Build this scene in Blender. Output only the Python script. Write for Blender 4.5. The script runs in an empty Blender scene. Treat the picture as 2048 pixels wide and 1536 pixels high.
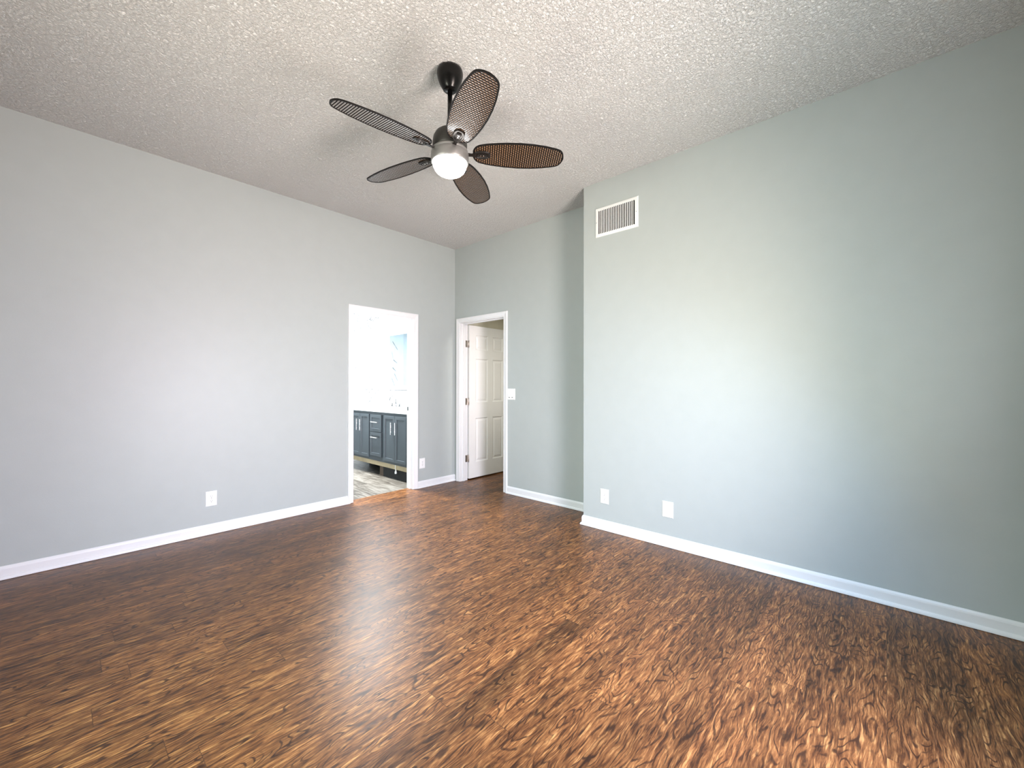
import bpy, bmesh, math
from mathutils import Vector, Matrix

S = bpy.context.scene
COL = S.collection
PI = math.pi

# ------------------------------------------------------------------ camera
F_PX, YAW, PITCH, ROLL, EYE = 827.78, math.radians(42.117), math.radians(.210), math.radians(.081), 1.265

def cam_dir(d):
    x, y, z = d
    c, s = math.cos(ROLL), math.sin(ROLL); x, y = c*x - s*y, s*x + c*y
    c, s = math.cos(PITCH), math.sin(PITCH); y, z = c*y + s*z, -s*y + c*z
    s, c = math.sin(YAW), math.cos(YAW)
    return Vector((x*s + z*c, -x*c + z*s, y))

cam = bpy.data.cameras.new('camera'); cam.sensor_width = 36; cam.lens = F_PX/2048*36; cam.clip_start = .02
cam_o = bpy.data.objects.new('camera', cam); COL.objects.link(cam_o)
R, U, Fw = cam_dir((1, 0, 0)), cam_dir((0, 1, 0)), cam_dir((0, 0, 1))
cam_o.matrix_world = Matrix(((R.x, U.x, -Fw.x, 0), (R.y, U.y, -Fw.y, 0), (R.z, U.z, -Fw.z, EYE), (0, 0, 0, 1)))
S.camera = cam_o

# ------------------------------------------------------------------ room numbers (metres)
YL = 4.2645            # left wall face
XB = 3.5796            # back wall face
XR = 3.2444            # main right wall face
YC = 2.051             # corner where the right wall steps back
YF, XREAR = -.56, -.54 # walls behind the camera
CH = 3.0755            # ceiling
WT = .13               # wall thickness
BX0, BX1, BTOP = 2.168, 2.925, 2.07     # bathroom doorway
HY0, HY1, HTOP = 3.37, 4.155, 2.08      # hall doorway
WX0, WX1, WZ0, WZ1 = 1.06, 1.96, .10, 2.10   # tall window behind the camera
VY0_, VY1_, VZ0, VZ1 = 1.30, 2.30, .80, 2.10      # second window behind the camera, on its left

# ------------------------------------------------------------------ view, world, daylight
S.view_settings.view_transform = 'Standard'
S.view_settings.look = 'None'
S.view_settings.gamma = 1
S.view_settings.use_curve_mapping = False
S.view_settings.exposure = 0.0

w = bpy.data.worlds.new('world'); S.world = w; w.use_nodes = True
w.node_tree.nodes['Background'].inputs[0].default_value = (.62, .78, 1, 1)
w.node_tree.nodes['Background'].inputs[1].default_value = 0.2

def area(name, loc, target, sx, sy, power, color, spread=180):
    l = bpy.data.lights.new(name, 'AREA'); l.shape = 'RECTANGLE'; l.size = sx; l.size_y = sy
    l.energy = power; l.color = color; l.spread = math.radians(spread)
    o = bpy.data.objects.new(name, l); COL.objects.link(o)
    o.location = loc
    d = Vector(target) - Vector(loc)
    o.rotation_euler = d.to_track_quat('-Z', 'Y').to_euler()
    return o

wxc, wzc = (WX0+WX1)/2, (WZ0+WZ1)/2
ryc, rzc0 = (VY0_+VY1_)/2, (VZ0+VZ1)/2
fy_ = YF-.2                                   # just outside the tall window
area('garden_daylight', (wxc, fy_, wzc), (wxc+.4, fy_+1, wzc+.8), WX1-WX0, WZ1-WZ0, 44, (.92, 1, .98), 130)
area('horizon_daylight', (wxc, fy_-.01, wzc), (wxc, fy_+.99, wzc), WX1-WX0, WZ1-WZ0, 114, (1, .75, .65), 130)
area('sky_daylight', (wxc, fy_-.02, wzc), (wxc, fy_+.98, wzc-.8), WX1-WX0, WZ1-WZ0, 104, (.30, .54, 1), 135)
area('side_garden_daylight', (XREAR-.17, ryc, rzc0), (XREAR+.83, ryc, rzc0+.8), VY1_-VY0_, VZ1-VZ0, 32, (1, .96, .80), 145)
area('side_sky_daylight', (XREAR-.18, ryc, rzc0), (XREAR+.82, ryc, rzc0-.8), VY1_-VY0_, VZ1-VZ0, 50, (.72, 1, 1), 140)
area('bathroom_lamp', (2.7, 5.6, 2.52), (2.7, 5.6, 0), .5, 1.2, 310, (.92, .97, 1))
area('hall_fill', (4.05, 2.36, 2.35), (4.2, 4.14, 1.0), .2, .2, 5, (1, .95, .85), 80)  # unseen fill light added and aimed at the open hall door

# ------------------------------------------------------------------ node helpers
def new_mat(name):
    m = bpy.data.materials.new(name); m.use_nodes = True
    nt = m.node_tree; b = nt.nodes['Principled BSDF']
    return m, nt, b

class N:
    """tiny node-graph helper"""
    def __init__(s, nt): s.nt = nt
    def node(s, t, **kw):
        n = s.nt.nodes.new(t)
        for k, v in kw.items(): setattr(n, k, v)
        return n
    def put(s, sock, v):
        if hasattr(v, 'is_output'): s.nt.links.new(v, sock)
        else: sock.default_value = v
    def math(s, op, a, b=0.0, c=0.0, clamp=False):
        n = s.node('ShaderNodeMath', operation=op, use_clamp=clamp)
        for i, v in enumerate((a, b, c)): s.put(n.inputs[i], v)
        return n.outputs[0]
    def obj(s): return s.node('ShaderNodeTexCoord').outputs['Object']
    def sep(s, v):
        n = s.node('ShaderNodeSeparateXYZ'); s.put(n.inputs[0], v); return n.outputs
    def comb(s, x=0., y=0., z=0.):
        n = s.node('ShaderNodeCombineXYZ')
        for i, v in enumerate((x, y, z)): s.put(n.inputs[i], v)
        return n.outputs[0]
    def noise(s, vec, scale=1, detail=2, rough=.5, dist=0, dim='3D'):
        n = s.node('ShaderNodeTexNoise', noise_dimensions=dim)
        s.put(n.inputs['Vector'], vec); n.inputs['Scale'].default_value = scale
        n.inputs['Detail'].default_value = detail; n.inputs['Roughness'].default_value = rough
        n.inputs['Distortion'].default_value = dist
        return n.outputs[0]
    def white(s, vec):
        n = s.node('ShaderNodeTexWhiteNoise', noise_dimensions='3D'); s.put(n.inputs['Vector'], vec); return n.outputs['Value']
    def ramp(s, fac, stops, interp='LINEAR'):
        n = s.node('ShaderNodeValToRGB'); cr = n.color_ramp; cr.interpolation = interp
        while len(cr.elements) < len(stops): cr.elements.new(.5)
        for e, (p, c) in zip(cr.elements, stops):
            e.position = p; e.color = (c[0], c[1], c[2], 1) if not isinstance(c, (int, float)) else (c, c, c, 1)
        s.put(n.inputs[0], fac); return n.outputs[0]
    def mix(s, fac, a, b, mode='MIX'):
        n = s.node('ShaderNodeMix', data_type='RGBA', blend_type=mode)
        s.put(n.inputs[0], fac); s.put(n.inputs[6], a if hasattr(a, 'is_output') else (*a, 1)); s.put(n.inputs[7], b if hasattr(b, 'is_output') else (*b, 1))
        return n.outputs[2]
    def bump(s, h, strength, dist, b):
        n = s.node('ShaderNodeBump'); n.inputs['Strength'].default_value = strength; n.inputs['Distance'].default_value = dist
        s.put(n.inputs['Height'], h); s.nt.links.new(n.outputs[0], b.inputs['Normal'])

def plain(name, col, rough=.5, metal=0., spec=.5, bump=None, var=.0):
    """procedural surface: a base colour with faint mottling and optional fine bump"""
    m, nt, b = new_mat(name); g = N(nt)
    v = g.obj(); n = g.noise(v, 9, 3)
    k = var or .03
    lo = tuple(c*(1-k) for c in col); hi = tuple(min(1, c*(1+k)) for c in col)
    nt.links.new(g.ramp(n, [(.3, lo), (.7, hi)]), b.inputs['Base Color'])
    b.inputs['Roughness'].default_value = rough; b.inputs['Metallic'].default_value = metal
    b.inputs['Specular IOR Level'].default_value = spec
    if bump: g.bump(g.noise(v, bump[0], 3), bump[1], bump[2], b)
    return m

def srgb(r, g, b):
    f = lambda c: (c/255/12.92) if c/255 <= .04045 else ((c/255+.055)/1.055)**2.4
    return (f(r), f(g), f(b))

M = {}
M['paint'] = plain('grey_green_wall_paint', (.448, .484, .471), .43, spec=.4, bump=(140, .12, .002), var=.012)
M['white_trim'] = plain('white_trim_paint', (.82, .82, .825), .32, bump=(60, .05, .001), var=.01)
M['white_plate'] = plain('white_plastic_plate', (.88, .88, .87), .3, var=.01)
M['duct_shade'] = plain('painted_duct_shade', (.004, .004, .004), .9, spec=.05)
M['grey_slot'] = plain('grey_slot', (.12, .12, .12), .6)
M['cream'] = plain('cream_hall_paint', (.74, .70, .56), .6, bump=(120, .1, .002))
M['door_white'] = plain('white_door_paint', (.86, .85, .83), .35, bump=(90, .05, .001), var=.01)
M['hinge'] = plain('satin_nickel_hinge', (.55, .50, .46), .32, metal=1)
M['bronze'] = plain('dark_bronze_metal', (.035, .032, .030), .3, metal=.7, spec=.6)
M['black_metal'] = plain('black_metal', (.003, .0029, .0027), .24, spec=.3)
M['housing'] = plain('pewter_light_housing', (.27, .265, .255), .40, metal=.6)
M['motor'] = plain('dark_pewter_motor_housing', (.055, .053, .048), .42, metal=.5)
M['blade_rim'] = plain('black_blade_rim', (.006, .005, .0045), .55, spec=.2)
M['chrome'] = plain('polished_chrome', (.75, .75, .75), .1, metal=1)
M['nickel'] = plain('brushed_nickel', (.80, .80, .79), .25, metal=1)
M['slate'] = plain('slate_grey_cabinet', (.055, .066, .074), .42, spec=.3, var=.02)
M['slate_groove'] = plain('slate_grey_groove', srgb(40, 44, 48), .5)
M['raw_wood'] = plain('raw_pine', (.34, .27, .16), .6, var=.12)
M['old_wood'] = plain('stained_block_wood', (.07, .045, .028), .7, var=.2)
M['shade_grey'] = plain('painted_mirror_shadow', (.03, .03, .032), .5)
M['faucet'] = plain('polished_nickel_faucet', (.16, .16, .165), .15, metal=1)
M['dark_void'] = plain('black_toe_shade', (.006, .006, .006), .8)
M['quartz'] = plain('white_counter', (.86, .86, .86), .2)
M['bath_paint'] = plain('pale_blue_bath_paint', (.26, .31, .34), .5)
M['shower_panel'] = plain('pale_grey_shower_panel', (.30, .35, .38), .3)
M['bath_ceiling'] = plain('white_bath_ceiling', (.85, .85, .85), .6)
M['vein'] = plain('grey_marble_vein', (.12, .12, .125), .4, spec=.1, var=.5)
M['sheet_metal'] = plain('white_register_enamel', (.86, .86, .84), .35, var=.01)

def make_ceiling():
    m, nt, b = new_mat('knockdown_ceiling_texture'); g = N(nt); v = g.obj()
    b.inputs['Base Color'].default_value = (.85, .845, .83, 1); b.inputs['Roughness'].default_value = .85
    b.inputs['Specular IOR Level'].default_value = .15
    a = g.noise(v, 70, 4, .62, .8)
    c = g.noise(v, 150, 2, .5)
    h = g.math('ADD', g.math('MULTIPLY', g.ramp(a, [(.38, 0.), (.66, 1.)]), 1.0), g.math('MULTIPLY', c, .35))
    g.bump(h, 1.0, .011, b)
    return m
M['ceiling'] = make_ceiling()

def make_floor():
    m, nt, b = new_mat('dark_hickory_laminate'); g = N(nt)
    x, y, z = g.sep(g.obj())
    PW, PL = .128, 1.22
    r = g.math('FLOOR', g.math('DIVIDE', y, PW))
    rr = g.white(g.comb(r, 3.1, 7.7))
    ux = g.math('ADD', g.math('DIVIDE', x, PL), g.math('MULTIPLY', rr, 7.0))
    c = g.math('FLOOR', ux)
    pid = g.white(g.comb(r, c, 1.3)); pid2 = g.white(g.comb(r, c, 5.9))
    off = g.math('MULTIPLY', pid, 40.0)
    # cathedral grain: contour lines of a stretched smooth field, broken into strokes
    warp = g.noise(g.comb(g.math('MULTIPLY', x, 7.0), g.math('MULTIPLY', y, 16.0), off), 1, 2, .5)
    yw = g.math('ADD', y, g.math('MULTIPLY', g.math('SUBTRACT', warp, .5), .030))
    field = g.noise(g.comb(g.math('MULTIPLY', x, 1.5), g.math('MULTIPLY', yw, 8.0), off), 1, 2, .45)
    ring = g.math('SINE', g.math('MULTIPLY', field, 165.0))
    fine = g.noise(g.comb(g.math('MULTIPLY', x, 12.0), g.math('MULTIPLY', yw, 150.0), off), 1, 5, .68, .2)
    strk = g.noise(g.comb(g.math('MULTIPLY', x, 8.0), g.math('MULTIPLY', yw, 62.0), g.math('ADD', off, 9.)), 1, 4, .62, .25)
    brk = g.noise(g.comb(g.math('MULTIPLY', x, 16.0), g.math('MULTIPLY', y, 30.0), g.math('ADD', off, 19.)), 1, 2, .5)
    brd = g.noise(g.comb(g.math('MULTIPLY', x, 2.6), g.math('MULTIPLY', yw, 12.0), g.math('ADD', off, 4.)), 1, 3, .55)
    base = g.ramp(g.math('ADD', g.math('MULTIPLY', fine, .62), g.math('MULTIPLY', strk, .38)),
                  [(.33, (.035, .012, .005)), (.44, (.095, .033, .010)), (.54, (.205, .080, .024)), (.67, (.50, .245, .080))])
    line = g.math('MULTIPLY', g.ramp(ring, [(.45, 0.), (.93, 1.)]), g.ramp(brk, [(.38, 0.), (.56, 1.)]))
    dark = g.math('MAXIMUM', g.math('MULTIPLY', line, .85), g.math('MULTIPLY', g.ramp(strk, [(.33, 1.), (.42, 0.)]), .75))
    col = g.mix(dark, base, (.022, .0075, .0035))
    tone = g.math('ADD', g.math('MULTIPLY', pid2, .42), g.math('ADD', .18, g.math('MULTIPLY', brd, 1.2)))
    tc = g.comb(tone, tone, tone)
    col = g.mix(1.0, col, tc, 'MULTIPLY')
    # plank seams
    fy = g.math('FRACT', g.math('DIVIDE', y, PW)); fx = g.math('FRACT', ux)
    sy = g.math('LESS_THAN', g.math('MINIMUM', fy, g.math('SUBTRACT', 1.0, fy)), .006)
    sx = g.math('LESS_THAN', g.math('MINIMUM', fx, g.math('SUBTRACT', 1.0, fx)), .0011)
    seam = g.math('MAXIMUM', sy, sx)
    col = g.mix(g.math('MULTIPLY', seam, .55), col, (.03, .012, .006))
    nt.links.new(col, b.inputs['Base Color'])
    nt.links.new(g.math('ADD', .29, g.math('MULTIPLY', strk, .14)), b.inputs['Roughness'])
    b.inputs['Specular IOR Level'].default_value = .34
    h = g.math('SUBTRACT', g.math('ADD', g.math('MULTIPLY', fine, .5), strk), g.math('MULTIPLY', seam, .6))
    g.bump(h, .3, .0018, b)
    return m
M['floor'] = make_floor()

def make_bath_floor():
    m, nt, b = new_mat('weathered_grey_plank'); g = N(nt)
    x, y, z = g.sep(g.obj())
    r = g.math('FLOOR', g.math('DIVIDE', x, .16)); rr = g.white(g.comb(r, 2., 5.))
    uy = g.math('ADD', g.math('DIVIDE', y, 1.1), g.math('MULTIPLY', rr, 5.)); c = g.math('FLOOR', uy)
    pid = g.white(g.comb(r, c, 2.2))
    off = g.math('MULTIPLY', pid, 30.)
    a = g.noise(g.comb(g.math('MULTIPLY', x, 34.), g.math('MULTIPLY', y, 4.5), off), 1, 4, .6, .5)
    k = g.noise(g.comb(g.math('MULTIPLY', x, 9.), g.math('MULTIPLY', y, 2.), off), 1, 2)
    col = g.ramp(g.math('ADD', g.math('MULTIPLY', a, .6), g.math('ADD', g.math('MULTIPLY', k, .3), g.math('MULTIPLY', pid, .14))),
                 [(.36, (.03, .023, .018)), (.50, (.10, .086, .068)), (.64, (.22, .20, .17))])
    nt.links.new(col, b.inputs['Base Color']); b.inputs['Roughness'].default_value = .4
    return m
M['bath_floor'] = make_bath_floor()

def make_marble():
    m, nt, b = new_mat('white_veined_marble'); g = N(nt); v = g.obj()
    a = g.noise(v, 1.3, 5, .62, 1.4)
    rid = g.math('ABSOLUTE', g.math('SUBTRACT', a, .5))
    col = g.ramp(rid, [(0., (.13, .13, .135)), (.0035, (.20, .20, .21)), (.008, (.80, .80, .80)), (.03, (.88, .88, .88))])
    nt.links.new(col, b.inputs['Base Color']); b.inputs['Roughness'].default_value = .15
    return m
M['marble'] = make_marble()

def make_wicker():
    m, nt, b = new_mat('woven_brown_wicker'); g = N(nt)
    x, y, z = g.sep(g.obj())
    PX, PY = .0128, .0165
    q = g.math('DIVIDE', x, PX); row = g.math('FLOOR', q); f = g.math('FRACT', q)
    prof = g.math('SINE', g.math('MULTIPLY', f, PI))
    ph = g.math('ADD', g.math('DIVIDE', y, PY), g.math('MULTIPLY', row, .5))
    over = g.math('ADD', .5, g.math('MULTIPLY', g.math('SINE', g.math('MULTIPLY', ph, 2*PI)), .5))
    h = g.math('MULTIPLY', prof, g.math('ADD', .60, g.math('MULTIPLY', over, .40)))
    col = g.ramp(h, [(.40, (.003, .002, .0015)), (.58, (.060, .033, .018)), (.90, (.19, .108, .058))])
    nt.links.new(col, b.inputs['Base Color'])
    nt.links.new(g.ramp(h, [(.3, .8), (.55, .24)]), b.inputs['Roughness'])
    nt.links.new(g.ramp(h, [(.35, 0.), (.55, 1.)]), b.inputs['Specular IOR Level'])
    nt.links.new(g.ramp(h, [(.35, 0.), (.55, 1.)]), b.inputs['Coat Weight']); b.inputs['Coat Roughness'].default_value = .18; b.inputs['Coat IOR'].default_value = 1.7
    g.bump(h, .5, .003, b)
    return m
M['wicker'] = make_wicker()

def make_glow(name, col, strength):
    m, nt, b = new_mat(name)
    b.inputs['Base Color'].default_value = (.9, .9, .9, 1); b.inputs['Roughness'].default_value = .4
    b.inputs['Emission Color'].default_value = (*col, 1); b.inputs['Emission Strength'].default_value = strength
    return m
M['lamp_glow'] = make_glow('lit_opal_glass', (1, .97, .93), 20)

def make_glass():
    m, nt, b = new_mat('window_glass')
    nt.nodes.remove(b); g = N(nt)
    t = g.node('ShaderNodeBsdfTransparent'); gl = g.node('ShaderNodeBsdfGlossy'); gl.inputs['Roughness'].default_value = .02
    mx = g.node('ShaderNodeMixShader'); mx.inputs[0].default_value = .06
    nt.links.new(t.outputs[0], mx.inputs[1]); nt.links.new(gl.outputs[0], mx.inputs[2])
    nt.links.new(mx.outputs[0], nt.nodes['Material Output'].inputs[0])
    return m
M['glass'] = make_glass()
M['mirror'] = plain('mirror_silver', (.92, .95, .96), .02, metal=1)

# ------------------------------------------------------------------ mesh builder
class MB:
    def __init__(s): s.bm = bmesh.new(); s.mi = 0
    def _faces(s, fs):
        for f in fs: f.material_index = s.mi
        return fs
    def box(s, x0, x1, y0, y1, z0, z1, bev=0.):
        r = bmesh.ops.create_cube(s.bm, size=1)
        vs = r['verts']
        for v in vs:
            v.co = Vector(((x0+x1)/2 + v.co.x*(x1-x0), (y0+y1)/2 + v.co.y*(y1-y0), (z0+z1)/2 + v.co.z*(z1-z0)))
        fs = {f for v in vs for f in v.link_faces}
        s._faces(fs)
        if bev:
            es = list({e for v in vs for e in v.link_edges})
            rb = bmesh.ops.bevel(s.bm, geom=es, offset=bev, segments=2, affect='EDGES', profile=.5)
            s._faces(rb['faces'])
        return s
    def prism(s, pts, z0, z1):
        """polygon (x,y) extruded in z"""
        lo = [s.bm.verts.new((x, y, z0)) for x, y in pts]; hi = [s.bm.verts.new((x, y, z1)) for x, y in pts]
        n = len(pts); fs = [s.bm.faces.new(lo[::-1]), s.bm.faces.new(hi)]
        for i in range(n):
            j = (i+1) % n; fs.append(s.bm.faces.new((lo[i], lo[j], hi[j], hi[i])))
        s._faces(fs); return s
    def loft(s, rings, closed_ring=True, caps=True, smooth=False):
        """list of equal-length rings of 3-D points, skinned in order"""
        R_ = [[s.bm.verts.new(p) for p in ring] for ring in rings]
        fs = []; n = len(R_[0])
        for a, b in zip(R_, R_[1:]):
            for i in range(n if closed_ring else n-1):
                j = (i+1) % n; f = s.bm.faces.new((a[i], a[j], b[j], b[i])); f.smooth = smooth; fs.append(f)
        if caps:
            fs.append(s.bm.faces.new(R_[0][::-1])); fs.append(s.bm.faces.new(R_[-1]))
        s._faces(fs); return s
    def lathe(s, prof, cx=0., cy=0., seg=48, smooth=True):
        """profile of (radius, z) turned about a vertical axis"""
        rings = []
        for r, z in prof:
            r = max(r, 1e-4)
            rings.append([(cx + r*math.cos(2*PI*i/seg), cy + r*math.sin(2*PI*i/seg), z) for i in range(seg)])
        return s.loft(rings, smooth=smooth)
    def tube(s, pts, r, seg=12):
        pts = [Vector(p) for p in pts]; rings = []
        ref = Vector((0, 0, 1))
        for i, p in enumerate(pts):
            t = (pts[min(i+1, len(pts)-1)] - pts[max(i-1, 0)]).normalized()
            a = t.cross(ref)
            if a.length < 1e-3: a = t.cross(Vector((0, 1, 0)))
            a.normalize(); b = t.cross(a)
            rr = r[i] if isinstance(r, (list, tuple)) else r
            rings.append([tuple(p + a*rr*math.cos(2*PI*k/seg) + b*rr*math.sin(2*PI*k/seg)) for k in range(seg)])
        return s.loft(rings, smooth=True)
    def build(s, name, mats, parent=None, loc=None, rot=None, smooth_angle=None):
        bmesh.ops.recalc_face_normals(s.bm, faces=s.bm.faces[:])
        me = bpy.data.meshes.new(name); s.bm.to_mesh(me); s.bm.free()
        for m in (mats if isinstance(mats, (list, tuple)) else [mats]): me.materials.append(m)
        o = bpy.data.objects.new(name, me); COL.objects.link(o)
        if loc: o.location = loc
        if rot: o.rotation_euler = rot
        if parent: o.parent = parent
        return o

def tag(o, label, cat=None, kind=None, group=None):
    o['label'] = label
    if cat: o['category'] = cat
    if kind: o['kind'] = kind
    if group: o['group'] = group
    return o
def empty(name, loc, rot=(0, 0, 0)):
    o = bpy.data.objects.new(name, None); COL.objects.link(o); o.location = loc; o.rotation_euler = rot
    o.empty_display_size = .1
    return o
def struct(o, label, cat): return tag(o, label, cat, 'structure')

# ------------------------------------------------------------------ shell of the bedroom
E_ = .02
m = MB()
m.box(XREAR-WT, BX0-E_, YL, YL+WT, 0, CH).box(BX1+E_, XB+WT, YL, YL+WT, 0, CH).box(BX0-E_, BX1+E_, YL, YL+WT, BTOP+E_, CH)
struct(m.build('wall_left', M['paint']), 'long grey-green wall on the left holding the bathroom doorway', 'wall')
m = MB()
m.box(XB, XB+WT, YC-WT, HY0-E_, 0, CH).box(XB, XB+WT, HY1+E_, YL, 0, CH).box(XB, XB+WT, HY0-E_, HY1+E_, HTOP+E_, CH)
struct(m.build('wall_back', M['paint']), 'narrow recessed grey-green wall with the open white panel door', 'wall')
m = MB()
m.prism([(XR, YF-WT), (XR+WT, YF-WT), (XR+WT, YC-WT), (XB, YC-WT), (XB, YC), (XR, YC)], 0, CH)
struct(m.build('wall_right', M['paint']), 'broad grey-green wall on the right below the air register', 'wall')
m = MB()
m.box(XREAR-WT, WX0, YF-WT, YF, 0, CH).box(WX1, XR, YF-WT, YF, 0, CH).box(WX0, WX1, YF-WT, YF, 0, WZ0).box(WX0, WX1, YF-WT, YF, WZ1, CH)
struct(m.build('wall_front', M['paint']), 'grey-green window wall behind the camera', 'wall')
m = MB()
m.box(XREAR-WT, XREAR, YF, VY0_, 0, CH).box(XREAR-WT, XREAR, VY1_, YL, 0, CH).box(XREAR-WT, XREAR, VY0_, VY1_, 0, VZ0).box(XREAR-WT, XREAR, VY0_, VY1_, VZ1, CH)
struct(m.build('wall_rear', M['paint']), 'grey-green wall with a window behind the camera on its left', 'wall')
m = MB(); m.box(XREAR-WT, XB+WT, YF-WT, YL+WT, CH, CH+.1)
struct(m.build('ceiling', M['ceiling']), 'off-white textured bedroom ceiling', 'ceiling')
m = MB(); m.box(XREAR-WT, 5.6, YF-WT, YL+.105, -.08, 0)
struct(m.build('floor', M['floor']), 'dark brown streaky wood plank floor', 'floor')

# ------------------------------------------------------------------ window behind the camera
def add_window(name, label, loc, rz, wd, hh):
    """frame, middle rail, pane and sill; local x across, y towards the room, z up from the sill"""
    wn = empty(name, loc, (0, 0, rz)); struct(wn, label, 'window')
    a, b = -wd/2, wd/2
    m = MB()
    for bx in ((a, a+.03, 0, hh), (b-.03, b, 0, hh), (a+.03, b-.03, 0, .03), (a+.03, b-.03, hh-.03, hh), (a+.03, b-.03, hh/2-.015, hh/2+.015)):
        m.box(bx[0], bx[1], -.03, .03, bx[2], bx[3], .003)
    m.build('window_frame', M['white_trim'], wn)
    m = MB(); m.box(a+.025, b-.025, -.003, .003, .025, hh-.025); m.build('pane', M['glass'], wn)
    m = MB(); m.box(a-.05, b+.05, WT/2+.0005, WT/2+.04, -.03, -.002, .004); m.build('window_sill', M['white_trim'], wn)
add_window('window_1', 'tall white-framed window behind the camera', (wxc, YF-WT/2, WZ0), 0, WX1-WX0, WZ1-WZ0)
add_window('window_2', 'white-framed window in the wall behind the camera on its left', (XREAR-WT/2, (VY0_+VY1_)/2, VZ0), -PI/2, VY1_-VY0_, VZ1-VZ0)

# ------------------------------------------------------------------ baseboards with shoe moulding
BH, BT = .0854, .012
BASE = [(0, .002), (BT, .002), (BT, .066), (BT-.002, .075), (BT-.006, .082), (.004, BH), (0, BH)]
SHOE = [(BT, .002)] + [(BT + .0125*math.cos(t*PI/12), .002 + .021*math.sin(t*PI/12)) for t in range(0, 7)]
def baseboard(name, label, p0, p1, nrm, ext0=(0, 0), ext1=(0, 0)):
    """p0,p1 on the wall face; nrm points into the room; ext lengthens the ends (mitres) per unit of thickness"""
    p0, p1, n = Vector((*p0, 0)), Vector((*p1, 0)), Vector((*nrm, 0))
    d = (p1-p0).normalized()
    def run(prof):
        m = MB()
        r0 = [tuple(p0 + n*t - d*t*ext0[0] + Vector((0, 0, z))) for t, z in prof]
        r1 = [tuple(p1 + n*t + d*t*ext1[0] + Vector((0, 0, z))) for t, z in prof]
        m.loft([r0, r1]); return m
    o = run(BASE).build(name, M['white_trim']); struct(o, label, 'baseboard')
    run(SHOE).build('shoe_molding', M['white_trim'], o)
    return o
baseboard('baseboard_left', 'white baseboard along the long left wall', (XREAR, YL), (2.125, YL), (0, -1), (-1, 0))
baseboard('baseboard_left', 'short white baseboard between the two doorways', (2.984, YL), (XB, YL), (0, -1), (0, 0), (0, 0))
baseboard('baseboard_back', 'white baseboard in the recess beside the hall doorway', (XB, YC), (XB, 3.315), (-1, 0), (-1, 0))
baseboard('baseboard_right', 'white baseboard along the right wall', (XR, YF), (XR, YC), (-1, 0), (-1, 0), (1, 0))
baseboard('baseboard_return', 'white baseboard on the short return of the right wall', (XR, YC), (XB, YC), (0, 1), (1, 0), (-1, 0))
baseboard('baseboard_front', 'white baseboard under the window behind the camera', (XREAR, YF), (XR, YF), (0, 1), (-1, 0), (-1, 0))
baseboard('baseboard_rear', 'white baseboard on the plain wall behind the camera', (XREAR, YF), (XREAR, YL), (1, 0), (-1, 0), (-1, 0))

# ------------------------------------------------------------------ door casings and jambs
CAS = [(0, 0), (0, .009), (.006, .0115), (.012, .010), (.030, .0135), (.044, .017), (.052, .018), (.0585, .0155), (.060, .011), (.060, 0)]
def casing(a0, a1, top, to3d):
    m = MB(); st = []
    for k in range(4):
        ring = []
        for o, t in CAS:
            o += .005
            a = a0-o if k < 2 else a1+o
            z = .003 if k in (0, 3) else top+o
            ring.append(to3d(a, z, t))
        st.append(ring)
    m.loft(st); return m
o = casing(BX0, BX1, BTOP, lambda a, z, t: (a, YL-t, z)).build('trim_1', M['white_trim'])
struct(o, 'white moulded casing around the bathroom doorway', 'door casing')
m = MB()
m.box(BX0-E_+.001, BX0, YL, YL+WT, .001, BTOP).box(BX1, BX1+E_-.001, YL, YL+WT, .001, BTOP).box(BX0-E_+.001, BX1+E_-.001, YL, YL+WT, BTOP, BTOP+E_-.001)
m.box(BX0, BX0+.011, YL+.05, YL+.085, .001, BTOP-.011).box(BX1-.011, BX1, YL+.05, YL+.085, .001, BTOP-.011).box(BX0, BX1, YL+.05, YL+.085, BTOP-.011, BTOP)
m.build('jamb', M['white_trim'], o)
m = MB(); m.box(BX1-.003, BX1+.001, YL+.088, YL+.122, .955, 1.0, .001)
p = m.build('strike_plate', M['black_metal'], o); p['label'] = 'small black strike plate'
o = casing(HY0, HY1, HTOP, lambda a, z, t: (XB-t, a, z)).build('trim_2', M['white_trim'])
struct(o, 'white moulded casing around the hall doorway', 'door casing')
m = MB()
m.box(XB, XB+WT, HY0-E_+.001, HY0, .001, HTOP).box(XB, XB+WT, HY1, HY1+E_-.001, .001, HTOP).box(XB, XB+WT, HY0-E_+.001, HY1+E_-.001, HTOP, HTOP+E_-.001)
m.box(XB+.045, XB+.08, HY0, HY0+.011, .001, HTOP-.011).box(XB+.045, XB+.08, HY1-.011, HY1, .001, HTOP-.011).box(XB+.045, XB+.08, HY0, HY1, HTOP-.011, HTOP)
m.build('jamb', M['white_trim'], o)

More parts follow.
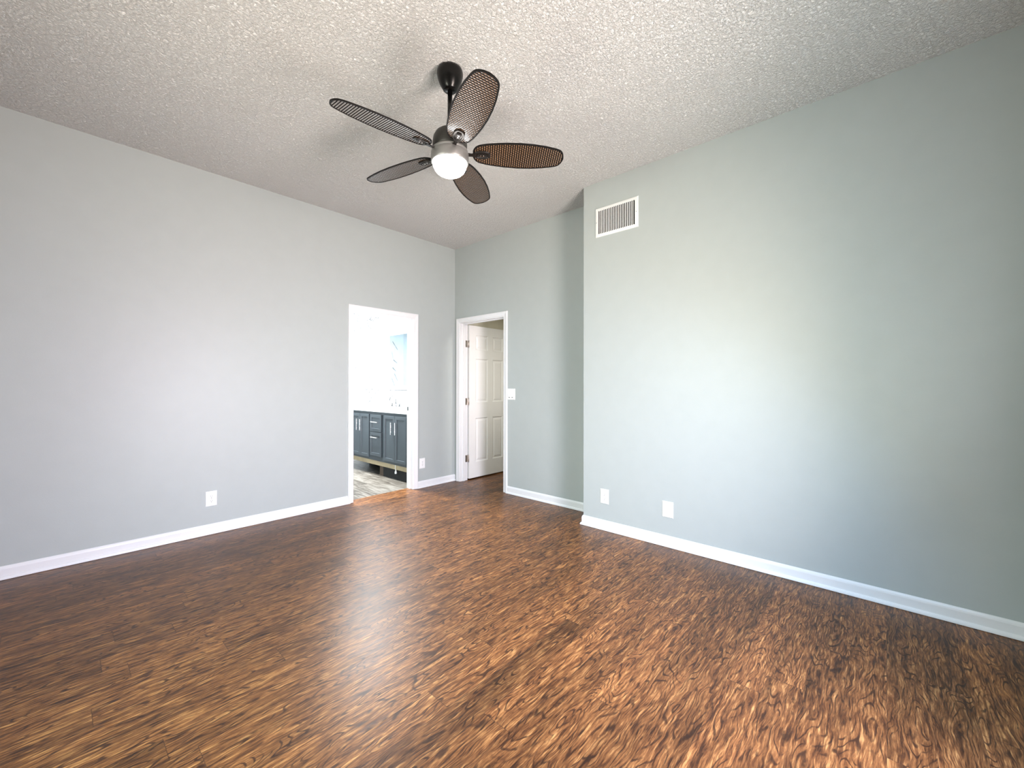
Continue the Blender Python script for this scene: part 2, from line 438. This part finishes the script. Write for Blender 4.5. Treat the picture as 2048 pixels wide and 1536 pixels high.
# ------------------------------------------------------------------ six-panel hall door, open at a right angle
def six_panel(m, W, H_, T, panels):
    """slab in local x (width) / z, thickness in y from 0 (front, -y side) to T, with raised-and-fielded panels on the front"""
    xs = sorted({0, W} | {v for p in panels for v in p[:2]}); zs = sorted({0, H_} | {v for p in panels for v in p[2:]})
    def isp(xa, za):
        return any(p[0] <= xa < p[1] and p[2] <= za < p[3] for p in panels)
    for side in (0, 1):
        y = 0. if side == 0 else T; sg = 1 if side == 0 else -1
        for i in range(len(xs)-1):
            for j in range(len(zs)-1):
                x0, x1, z0, z1 = xs[i], xs[i+1], zs[j], zs[j+1]
                if not isp(x0, z0):
                    m.bm.faces.new([m.bm.verts.new(c) for c in ((x0, y, z0), (x1, y, z0), (x1, y, z1), (x0, y, z1))])
        for x0, x1, z0, z1 in panels:
            rings = []
            for ins, dep in ((0, 0), (.010, .009), (.020, .010), (.045, .003)):
                rings.append([(x0+ins, y+sg*dep, z0+ins), (x1-ins, y+sg*dep, z0+ins), (x1-ins, y+sg*dep, z1-ins), (x0+ins, y+sg*dep, z1-ins)])
            R_ = [[m.bm.verts.new(c) for c in r] for r in rings]
            for a, b in zip(R_, R_[1:]):
                for k in range(4): m.bm.faces.new((a[k], a[(k+1) % 4], b[(k+1) % 4], b[k]))
            m.bm.faces.new(R_[-1])
    for (a, b) in (((0, 0), (0, H_)), ((0, H_), (W, H_)), ((W, H_), (W, 0)), ((W, 0), (0, 0))):
        m.bm.faces.new([m.bm.verts.new(c) for c in ((a[0], 0, a[1]), (b[0], 0, b[1]), (b[0], T, b[1]), (a[0], T, a[1]))])
    bmesh.ops.remove_doubles(m.bm, verts=m.bm.verts[:], dist=1e-5)

DX, DY = XB+WT+.014, 4.14
dr = empty('door_1', (DX, DY, 0)); struct(dr, 'white six-panel door standing open into the hall', 'door')
dz = .018; DWID, DH = .770, 2.055
pan = []
for x0, x1 in ((.118, .350), (.446, .652)):
    for z0, z1 in ((.228, .822), (1.035, 1.628), (1.748, 1.950)):
        pan.append((x0, x1, z0-dz, z1-dz))
m = MB(); six_panel(m, DWID, DH, .035, pan); m.build('door_slab', M['door_white'], dr, loc=(0, 0, dz))
for hz in (.29, 1.05, 1.82):
    m = MB()
    m.box(-.006, .000, .0006, .034, -.045, .045, .0008)                       # leaf on the door edge
    m.box(-.052, -.014, .0125, .0152, -.045, .045, .0006)                     # leaf on the jamb
    m.tube([(-.008, -.006+.004, -.048), (-.008, -.002, .048)], .0062, 12)
    m.box(-.016, -.004, -.004, .0135, -.045, .045)
    for q in (-.03, 0, .03):
        m.tube([(-.034, .0128, q), (-.034, .0112, q)], .004, 10)
    h = m.build('hinge', M['hinge'], dr, loc=(0, 0, hz)); h['label'] = 'satin nickel hinge'
m = MB(); m.lathe([(.031, 0), (.031, .004), (.026, .009), (.011, .012), (.011, .03), (.021, .036), (.027, .046), (.026, .058), (.017, .066), (.001, .068)], seg=28)
kn = m.build('door_knob', M['hinge'], dr, loc=(DWID-.07, 0, .95), rot=(PI/2, 0, 0)); kn['label'] = 'satin nickel knob'

# hall beyond
HX1, HYL, HYR, HC = 5.5, 4.262, 2.2, 2.5
m = MB(); m.box(XB+WT, HX1+.1, HYL, HYL+.1, 0, HC)
struct(m.build('wall_hall_left', M['cream']), 'cream hall wall behind the open door', 'wall')
m = MB(); m.box(HX1, HX1+.1, HYR, HYL, 0, HC)
struct(m.build('wall_hall_end', M['cream']), 'cream wall at the end of the hall', 'wall')
m = MB(); m.box(XB+WT, HX1+.1, HYR-.1, HYR, 0, HC)
struct(m.build('wall_hall_right', M['cream']), 'cream hall wall hidden right of the doorway', 'wall')
m = MB(); m.box(XB+WT, HX1+.1, HYR-.1, HYL+.1, HC, HC+.08)
struct(m.build('ceiling_hall', M['cream']), 'cream hall ceiling above the open door', 'ceiling')

# ------------------------------------------------------------------ bathroom shell
BY0, BY1, BXL, BC = YL+WT, 7.62, 1.35, 2.62
m = MB(); m.box(BXL-.1, XB+WT, YL+.105, BY1+.1, -.08, -.001)
struct(m.build('floor_bathroom', M['bath_floor']), 'weathered grey plank bathroom floor', 'floor')
m = MB(); m.box(XB, XB+WT, BY0, BY1+.1, 0, BC)
def vein(pts, wd):
    """a vein in the marble, given as (y, z) points: an inlaid sliver of varying width"""
    m.mi = 1
    P_ = [Vector((0, y, z)) for y, z in pts]; fine = []
    for a, b in zip(P_, P_[1:]):
        for k in range(5): fine.append(a.lerp(b, k/5))
    fine.append(P_[-1])
    for i, p in enumerate(fine[1:-1], 1):
        p.y += .012*math.sin(i*2.3+pts[0][0]*9); p.z += .012*math.sin(i*1.7+pts[0][1]*11)
    rings = []
    for i, p in enumerate(fine):
        t = (fine[min(i+1, len(fine)-1)]-fine[max(i-1, 0)]).normalized(); n = Vector((0, -t.z, t.y))
        k = wd*(.45+.65*abs(math.sin(i*1.3+1)))*.55
        x = XB-.0006
        rings.append([(x, p.y+n.y*k, p.z+n.z*k), (x, p.y-n.y*k, p.z-n.z*k)])
    for a, b in zip(rings, rings[1:]):
        f = m.bm.faces.new([m.bm.verts.new(c) for c in (a[0], a[1], b[1], b[0])]); f.material_index = 1
    m.mi = 0
def pY(px, py):
    """photo sight line met with the marble wall: where each vein lies on the wall (y, z)"""
    d = cam_dir(((px-1024)/F_PX, (768-py)/F_PX, 1)); k = XB/d.x
    return (d.y*k, EYE+d.z*k)
for pts, wd in (
    ([(733.5, 639), (737, 651), (745, 661), (752, 678), (762, 689), (771, 698)], .016),
    ([(771, 698), (764, 709), (754, 723), (746, 734), (738, 741)], .014),
    ([(739, 639), (746, 641), (749, 637), (757, 636), (757, 643)], .020),
    ([(757, 650), (762, 656), (767, 662)], .016),
    ([(725, 672), (728, 665), (736, 662), (741, 668)], .012),
    ([(744, 672), (748, 685), (755, 693)], .010),
    ([(735, 676), (736, 681)], .018), ([(724, 694), (729, 701)], .014), ([(716, 697), (723, 690)], .010),
    ([(736, 752), (742, 758), (750, 761), (744, 752)], .016),
    ([(732, 762), (729, 770), (731, 778), (735, 780)], .014),
    ([(742, 767), (752, 764), (761, 766), (767, 760)], .014),
    ([(748, 774), (741, 781), (736, 790)], .018),
    ([(772, 773), (760, 778), (751, 786), (742, 797), (737, 806)], .016),
    ([(769, 778), (758, 783), (752, 788)], .010),
    ([(812, 793), (806, 803), (800, 810)], .014),
    ([(760, 735), (757, 742)], .010), ([(770, 748), (765, 752)], .012), ([(713, 773), (718, 774)], .010),
    ([(740, 670), (740, 735)], .004), ([(741, 790), (741, 812)], .006)):
    vein([pY(*q) for q in pts], wd)
struct(m.build('wall_bathroom_right', [M['marble'], M['vein']]), 'white marble slab wall with grey veins behind the vanity', 'wall')
m = MB(); m.box(2.16, XB, BY1, BY1+.1, 0, BC)
for pts in ([(2.52, 1.35), (2.60, 1.5)], [(2.53, 1.72), (2.62, 1.78), (2.66, 1.95)], [(2.52, 2.0), (2.64, 2.16)], [(2.55, 1.15), (2.66, 1.4)], [(2.56, 1.55), (2.64, 1.62)]):
    for a, b in zip(pts, pts[1:]):
        a, b = (a[0]-.22, a[1]), (b[0]-.22, b[1])
        f = m.bm.faces.new([m.bm.verts.new(c) for c in ((a[0], BY1-.0006, a[1]), (b[0], BY1-.0006, b[1]), (b[0], BY1-.0006, b[1]+.03), (a[0], BY1-.0006, a[1]+.02))]); f.material_index = 1
struct(m.build('wall_bathroom_end', [M['shower_panel'], M['vein']]), 'marble clad far end of the bathroom seen in the mirror', 'wall')
m = MB(); m.box(BXL-.1, 2.16, BY1, BY1+.1, 0, BC)
struct(m.build('wall_bathroom_far', M['bath_paint']), 'pale blue far bathroom wall seen in the mirror', 'wall')
m = MB(); m.box(BXL-.1, BXL, BY0, BY1, 0, BC)
struct(m.build('wall_bathroom_left', M['bath_paint']), 'pale blue bathroom wall hidden left of the doorway', 'wall')
m = MB(); m.box(BXL-.1, XB+WT, BY0, BY1+.1, BC, BC+.08)
struct(m.build('ceiling_bathroom', M['bath_ceiling']), 'white bathroom ceiling', 'ceiling')
d2 = empty('door_2', (1.37, BY1-.036, 0)); struct(d2, 'white closet door seen in the bathroom mirror', 'door')
m = MB(); six_panel(m, .70, 2.02, .034, [(.11, .31, .22, .80), (.40, .60, .22, .80), (.11, .31, 1.0, 1.6), (.40, .60, 1.0, 1.6), (.11, .31, 1.7, 1.92), (.40, .60, 1.7, 1.92)])
m.build('door_slab', M['door_white'], d2, loc=(0, 0, .012))
m = MB(); m.lathe([(.03, 0), (.03, .005), (.011, .01), (.011, .03), (.026, .042), (.025, .056), (.001, .064)], seg=24)
m.build('door_knob', M['bronze'], d2, loc=(.63, 0, .98), rot=(PI/2, 0, 0))

# ------------------------------------------------------------------ vanity cabinet
VX, VY0, VY1 = 3.05, 4.53, 6.36
van = empty('bathroom_vanity', (VX, VY0, 0))
tag(van, 'slate grey vanity cabinet with bar pulls below the white bathroom counter', 'vanity cabinet')
def vbox(name, mat, boxes, bev=0., parent=None, label=None):
    m = MB()
    for b in boxes: m.box(b[0]-VX, b[1]-VX, b[2]-VY0, b[3]-VY0, b[4], b[5], bev)
    o = m.build(name, mat, parent or van)
    if label: o['label'] = label
    return o
vbox('cabinet_body', M['slate'], [(VX, XB-.008, VY0, VY1, .203, .890)])
vbox('base_rail', M['raw_wood'], [(VX+.004, VX+.024, VY0, VY1, .142, .2025)], .001, label='bare pine rail under the cabinet')
vbox('support_block', M['old_wood'], [(VX+.035, VX+.12, 5.205, 5.30, 0.0005, .2025)], .002, label='stained wood support block')
vbox('toe_shade', M['dark_void'], [(VX+.032, VX+.045, VY0, 5.203, 0.0005, .2025), (VX+.45, VX+.465, 5.19, VY1, .0005, .2025)], label='black boards painted as the shade of the open toe space')  # black boards stand in for the shade under the open cabinet base
def shaker(name, y0, y1, z0, z1):
    """recessed-panel front with rail and stile frame, proud of the body"""
    m = MB(); T = .019; x0, x1 = -T, -.0004
    y0 -= VY0; y1 -= VY0
    fr = .042
    rings = []
    for ins, x in ((0, x1), (0, x0+.0015), (.0015, x0), (fr, x0), (fr+.003, x0+.008)):
        rings.append([(x, y0+ins, z0+ins), (x, y1-ins, z0+ins), (x, y1-ins, z1-ins), (x, y0+ins, z1-ins)])
    m.loft(rings); return m.build(name, M['slate'], van)
def pull(par, y, z, length, vertical):
    m = MB(); L2 = length/2; xo, xt = -.0185, -.052
    y -= VY0
    if vertical:
        m.box(xt, xt+.011, y-.006, y+.006, z-L2, z+L2, .001)
        for q in (-L2+.006, L2-.006): m.box(xt+.01, xo, y-.005, y+.005, z+q-.005, z+q+.005)
    else:
        m.box(xt, xt+.011, y-L2, y+L2, z-.006, z+.006, .001)
        for q in (-L2+.006, L2-.006): m.box(xt+.01, xo, y+q-.005, y+q+.005, z-.005, z+.005)
    h = m.build('bar_pull', M['nickel'], par); h['label'] = 'brushed nickel bar pull'
for (y0, y1, hy) in ((4.572, 4.839, 4.790), (4.843, 5.117, 4.892), (5.512, 5.767, 5.722), (5.771, 6.026, 5.818)):
    d = shaker('door', y0, y1, .235, .852); pull(d, hy, .688, .165, True)
for (y0, y1) in ((5.178, 5.482), (6.05, 6.33)):
    for z0, z1, hz in ((.612, .852, .750), (.270, .604, .535)):
        d = shaker('drawer', y0, y1, z0, z1); pull(d, (y0+y1)/2, hz, .17, False)
m = MB(); m.box(VX-.022, XB-.0015, VY0-.02, VY1+.02, .8905, .945, .004)
m.box(XB-.022, XB-.0015, VY0-.02, VY1+.02, .945, 1.02, .002)
tag(m.build('countertop', M['quartz']), 'white counter with low backsplash on the slate vanity', 'countertop')
m = MB(); m.tube([(0, 0, .085), (0, 0, .2025)], .009, 12).lathe([(.013, .085), (.014, .088), (.014, .112), (.011, .116)], seg=16)
st = m.build('pipe_stub', M['white_plate'], van, loc=(.012, 4.856-VY0, 0)); st['label'] = 'small white pipe stub'

# faucet on the counter
fx, fy = 3.46, 5.49
fa = empty('bathroom_faucet', (fx, fy, .9455)); tag(fa, 'chrome gooseneck faucet rising from the white counter', 'faucet')
pts = [(0, 0, .004), (0, 0, .05), (0, 0, .10)] + [(-.052 + .052*math.cos(t*PI/10), 0, .10 + .058*math.sin(t*PI/10)) for t in range(1, 11)] + [(-.104, 0, .085)]
m = MB(); m.tube(pts, [.014, .011, .009]+[.0085]*10+[.009], 14); m.lathe([(.024, 0), (.024, .006), (.016, .012), (.012, .02)], seg=24); m.build('spout', M['faucet'], fa)
for sy in (-.10, .10):
    m = MB(); m.lathe([(.022, 0), (.022, .006), (.012, .016), (.009, .045), (.011, .052), (.001, .056)], cx=0, cy=sy, seg=20)
    m.tube([(0, sy, .05), (-.02, sy*1.25, .056), (-.03, sy*1.55, .056)], [.006, .005, .004], 10)
    m.build('lever_handle', M['faucet'], fa)

# mirror over the counter
my0, my1, mz0, mz1 = 5.02, 5.93, 1.196, 2.114
mr = empty('vanity_mirror', (XB-.001, (my0+my1)/2, mz0)); tag(mr, 'white framed rectangular mirror on the marble wall', 'mirror')
m = MB(); hw = (my1-my0)/2; hh = mz1-mz0; rings = []
for ins, x in ((0, 0), (0, -.02), (.004, -.024), (.05, -.022), (.062, -.012), (.062, -.004)):
    rings.append([(x, -hw+ins, ins), (x, hw-ins, ins), (x, hw-ins, hh-ins), (x, -hw+ins, hh-ins)])
m.loft(rings, caps=False); m.build('frame', M['white_trim'], mr)
m = MB()
for q in ((-hw-.009, hw+.009, -.010, 0), (-hw-.009, hw+.009, hh, hh+.009)): m.box(-.021, -.001, q[0], q[1], q[2], q[3])
for q in ((-hw-.009, -hw), (hw, hw+.009)): m.box(-.021, -.001, q[0], q[1], 0, hh)
ed = m.build('frame_shadow', M['shade_grey'], mr); ed['label'] = 'thin grey strip painted as the frame shadow'  # dark strip takes the place of the shadow line round the frame
m = MB(); m.box(-.008, -.001, -hw+.06, hw-.06, .06, hh-.06); m.build('mirror_glass', M['mirror'], mr)

# ------------------------------------------------------------------ ceiling fan
FX, FY = 1.5206, 1.8587
fan = empty('ceiling_fan', (FX, FY, CH))
tag(fan, 'five-blade wicker ceiling fan with lit dome hanging from the textured ceiling', 'ceiling fan')
def fz(z): return z-CH
m = MB(); m.lathe([(.070, fz(CH-.0005)), (.074, fz(3.064)), (.0745, fz(3.050)), (.070, fz(3.025)), (.060, fz(2.998)), (.048, fz(2.977)), (.040, fz(2.964)), (.034, fz(2.9585)), (.001, fz(2.957))], seg=56)
m.build('canopy', M['black_metal'], fan)
m = MB(); m.tube([(0, 0, fz(2.965)), (0, 0, fz(2.70))], .0138, 24); m.build('downrod', M['black_metal'], fan)
m = MB(); m.lathe([(.020, fz(2.745)), (.022, fz(2.735)), (.040, fz(2.730)), (.062, fz(2.724)), (.082, fz(2.708)), (.094, fz(2.685)), (.0985, fz(2.655)), (.0985, fz(2.622)), (.094, fz(2.617)), (.001, fz(2.616))], seg=64)
m.build('motor_housing', M['motor'], fan)
m = MB(); m.lathe([(.001, fz(2.6155)), (.098, fz(2.6155)), (.103, fz(2.611)), (.104, fz(2.602)), (.1025, fz(2.600)), (.1025, fz(2.597)), (.107, fz(2.594)), (.108, fz(2.570)), (.107, fz(2.545)), (.104, fz(2.540)), (.098, fz(2.5395)), (.097, fz(2.545)), (.001, fz(2.546))], seg=64)
m.build('light_housing', M['housing'], fan)
m = MB(); m.lathe([(.001, fz(2.545)), (.0965, fz(2.544)), (.0965, fz(2.535)), (.094, fz(2.521)), (.086, fz(2.503)), (.072, fz(2.488)), (.052, fz(2.477)), (.028, fz(2.471)), (.001, fz(2.469))], seg=64)
dm = m.build('light_dome', M['lamp_glow'], fan); dm['label'] = 'glowing opal glass dome'
R0, R1 = .132, .662
def half_w(t):
    pts = [(0, .022), (.010, .036), (.03, .052), (.06, .0635), (.12, .0735), (.22, .0830), (.35, .0905), (.5, .0940), (.65, .0910), (.78, .0825), (.88, .0715), (.93, .0640), (.955, .0565), (.975, .0450), (.99, .0290), (1, .004)]
    for (a, va), (b, vb) in zip(pts, pts[1:]):
        if a <= t <= b: return va + (vb-va)*(t-a)/(b-a)
def outline(inset=0.):
    ts = [0, .010, .03, .06, .09, .14, .2, .27, .35, .43, .5, .58, .65, .72, .78, .84, .88, .91, .935, .955, .97, .982, .992, 1]
    up = []
    for t in ts:
        r = R0 + (R1-R0)*t; k = half_w(t)
        up.append((r, k))
    loop = up + [(r, -k) for r, k in up[::-1]]
    if inset:
        n = len(loop); res = []
        for i in range(n):
            a, b = Vector(loop[i-1]), Vector(loop[(i+1) % n]); t = (b-a).normalized()
            nn = Vector((t.y, -t.x)); p = Vector(loop[i]) + nn*inset
            res.append((p.x, p.y))
        return res
    return loop
OUT, INN = outline(), outline(.0075)
def ring3(loop, z): return [(x, y, z) for x, y in loop]
PITCHB = math.radians(13)
first = None
for k in range(5):
    ang = math.radians(29.3+72*k)
    rot = Matrix.Rotation(ang, 4, 'Z') @ Matrix.Rotation(-PITCHB, 4, 'X')
    e = rot.to_euler()
    if first is None:
        m = MB(); m.loft([ring3(INN, -.0020), ring3(INN, .0020)]); bl = m.build('blade', M['wicker'], fan)
        m = MB()
        m.loft([ring3(INN, -.0022), ring3(INN, -.0034), ring3(OUT, -.0034), ring3(OUT, .0034), ring3(INN, .0034), ring3(INN, .0022)], caps=False)
        rm = m.build('blade_rim', M['blade_rim'], bl)
        # bracket: arm from the hub, oval plate under the blade, raised ring and slotted boss
        m = MB()
        m.loft([[(.090, -.012, -.010), (.090, .012, -.010), (.090, .012, -.004), (.090, -.012, -.004)],
                [(.125, -.009, -.012), (.125, .009, -.012), (.125, .009, -.006), (.125, -.009, -.006)],
                [(.152, -.014, -.0115), (.152, .014, -.0115), (.152, .014, -.0036), (.152, -.014, -.0036)]])
        def oval(a, b, z, cx=.185, n=36, pw=2.6):
            r = []
            for i in range(n):
                c, s_ = math.cos(2*PI*i/n), math.sin(2*PI*i/n)
                r.append((cx + a*math.copysign(abs(c)**(2/pw), c), b*math.copysign(abs(s_)**(2/pw), s_), z))
            return r
        m.loft([oval(.047, .030, -.0036), oval(.047, .030, -.0075), oval(.044, .027, -.0095), oval(.037, .0215, -.0095), oval(.035, .0195, -.0065), oval(.029, .0155, -.0065), oval(.028, .0145, -.0120), oval(.020, .0095, -.0135), oval(.018, .0075, -.0100)])
        br = m.build('blade_bracket', M['bronze'], fan)
        for q in (-.008, .008):
            m = MB(); m.tube([(.185+q, 0, -.0100), (.185+q, 0, -.0135)], .0035, 10); m.build('screw', M['chrome'], br)
        first = (bl, rm, br, [c for c in br.children])
    else:
        bl = first[0].copy(); COL.objects.link(bl); bl.parent = fan
        rm = first[1].copy(); COL.objects.link(rm); rm.parent = bl
        br = first[2].copy(); COL.objects.link(br); br.parent = fan
        for c in first[3]:
            sc = c.copy(); COL.objects.link(sc); sc.parent = br
    for o in (bl, br): o.location = (0, 0, fz(2.603)); o.rotation_euler = e

# ------------------------------------------------------------------ air register on the right wall
ry0, ry1, rz0, rz1 = 1.522, 1.925, 2.585, 2.840
rc, rzc = (ry0+ry1)/2, (rz0+rz1)/2
reg = empty('air_register', (XR, rc, rzc)); tag(reg, 'white slotted air register high on the right wall', 'air vent')
a, b = (ry1-ry0)/2, (rz1-rz0)/2
m = MB(); rings = []
ia, ib = a-.029, b-.025
for (ya, zb, x) in ((a, b, 0), (a, b, -.004), (a-.004, b-.004, -.008), (ia+.003, ib+.003, -.010), (ia, ib, -.009), (ia, ib, -.001)):
    rings.append([(x, -ya, -zb), (x, ya, -zb), (x, ya, zb), (x, -ya, zb)])
m.loft(rings, caps=False); m.build('frame', M['sheet_metal'], reg)
m = MB(); m.box(-.0012, -.0002, -ia, ia, -ib, ib); bk = m.build('duct_shade_sheet', M['duct_shade'], reg); bk['label'] = 'black sheet painted as the shaded gap behind the slats'  # depth shade of the duct put into the colour of a flat sheet
sl = None; NS = 21
for i in range(NS-1):
    yy = -ia + (i+1)*2*ia/NS
    if sl is None:
        m = MB(); m.box(-.0085, -.0050, -.0035, .0035, -ib-.001, ib+.001, .0006); sl = m.build('slat', M['sheet_metal'], reg); o = sl
    else:
        o = sl.copy(); COL.objects.link(o); o.parent = reg
    o.location = (0, yy, 0)
for sy in (-a+.014, a-.014):
    m = MB(); m.lathe([(.004, 0), (.004, .0015), (.001, .0022)], seg=14); m.build('screw', M['nickel'], reg, loc=(-.0085, sy, 0), rot=(0, -PI/2, 0))

# ------------------------------------------------------------------ wall plates (front faces local -y; x across, z up)
def plate_mesh(wd, ht):
    m = MB(); rings = []
    for ins, y in ((0, 0), (0, -.002), (.003, -.0055), (.006, -.0062)):
        a, b = wd/2-ins, ht/2-ins; rings.append([(-a, y, -b), (a, y, -b), (a, y, b), (-a, y, b)])
    m.loft(rings); return m
def outlet(name, label, loc, rz, wd=.082, ht=.127):
    t = empty(name, loc, (0, 0, rz)); tag(t, label, 'wall outlet', group='duplex outlets on the walls')
    plate_mesh(wd, ht).build('cover_plate', M['white_plate'], t)
    for s in (1, -1):
        m = MB(); c = s*.0195; n = 24; r = []
        base = [(.017*math.cos(2*PI*i/n), max(-.0125, min(.0125, .017*math.sin(2*PI*i/n)))) for i in range(n)]
        m.loft([[(x, -.0060, z+c) for x, z in base], [(x, -.0078, z+c) for x, z in base], [(x*.93, -.0084, z*.93+c) for x, z in base]])
        rc_ = m.build('receptacle', M['white_plate'], t)
        m = MB()
        m.box(-.0075, -.0050, -.0087, -.0080, c-.001, c+.007).box(.0050, .0075, -.0087, -.0080, c-.0005, c+.006)
        m.tube([(0, -.0080, c-.0070), (0, -.0087, c-.0070)], .0028, 12)
        m.build('slot', M['grey_slot'], rc_)
    m = MB(); m.lathe([(.0032, 0), (.0032, .0012), (.001, .0018)], seg=12); m.build('screw', M['nickel'], t, loc=(0, -.006, 0), rot=(PI/2, 0, 0))
    return t
outlet('wall_outlet', 'white duplex outlet low on the long left wall', (.900, YL, .299), 0)
outlet('wall_outlet', 'white duplex outlet between the bathroom doorway and the corner', (3.060, YL, .300), 0)
outlet('wall_outlet', 'white duplex outlet low on the right wall near its corner', (XR, 1.835, .293), -PI/2)
t = empty('blank_wall_plate', (XR, 1.277, .291), (0, 0, -PI/2)); tag(t, 'blank white wall plate low on the right wall', 'wall plate')
plate_mesh(.087, .125).build('cover_plate', M['white_plate'], t)
for s in (1, -1):
    m = MB(); m.lathe([(.0032, 0), (.0032, .0010), (.001, .0014)], seg=12); m.build('screw', M['white_plate'], t, loc=(0, -.006, s*.048), rot=(PI/2, 0, 0))
t = empty('light_switch', (XB, 3.250, 1.164), (0, 0, -PI/2)); tag(t, 'white double rocker switch right of the hall doorway', 'light switch')
plate_mesh(.126, .130).build('cover_plate', M['white_plate'], t)
for s in (-1, 1):
    c = s*.023; m = MB()
    m.loft([[(c-.0165, -.0061, -.033), (c+.0165, -.0061, -.033), (c+.0165, -.0061, .033), (c-.0165, -.0061, .033)],
            [(c-.0160, -.0120, -.0325), (c+.0160, -.0120, -.0325), (c+.0160, -.0070, .0325), (c-.0160, -.0070, .0325)]])
    rk = m.build('rocker', M['white_plate'], t)
    m = MB(); m.box(c-.011, c+.011, -.0068, -.0061, -.041, -.0345); m.build('slide_dimmer', M['grey_slot'], t)
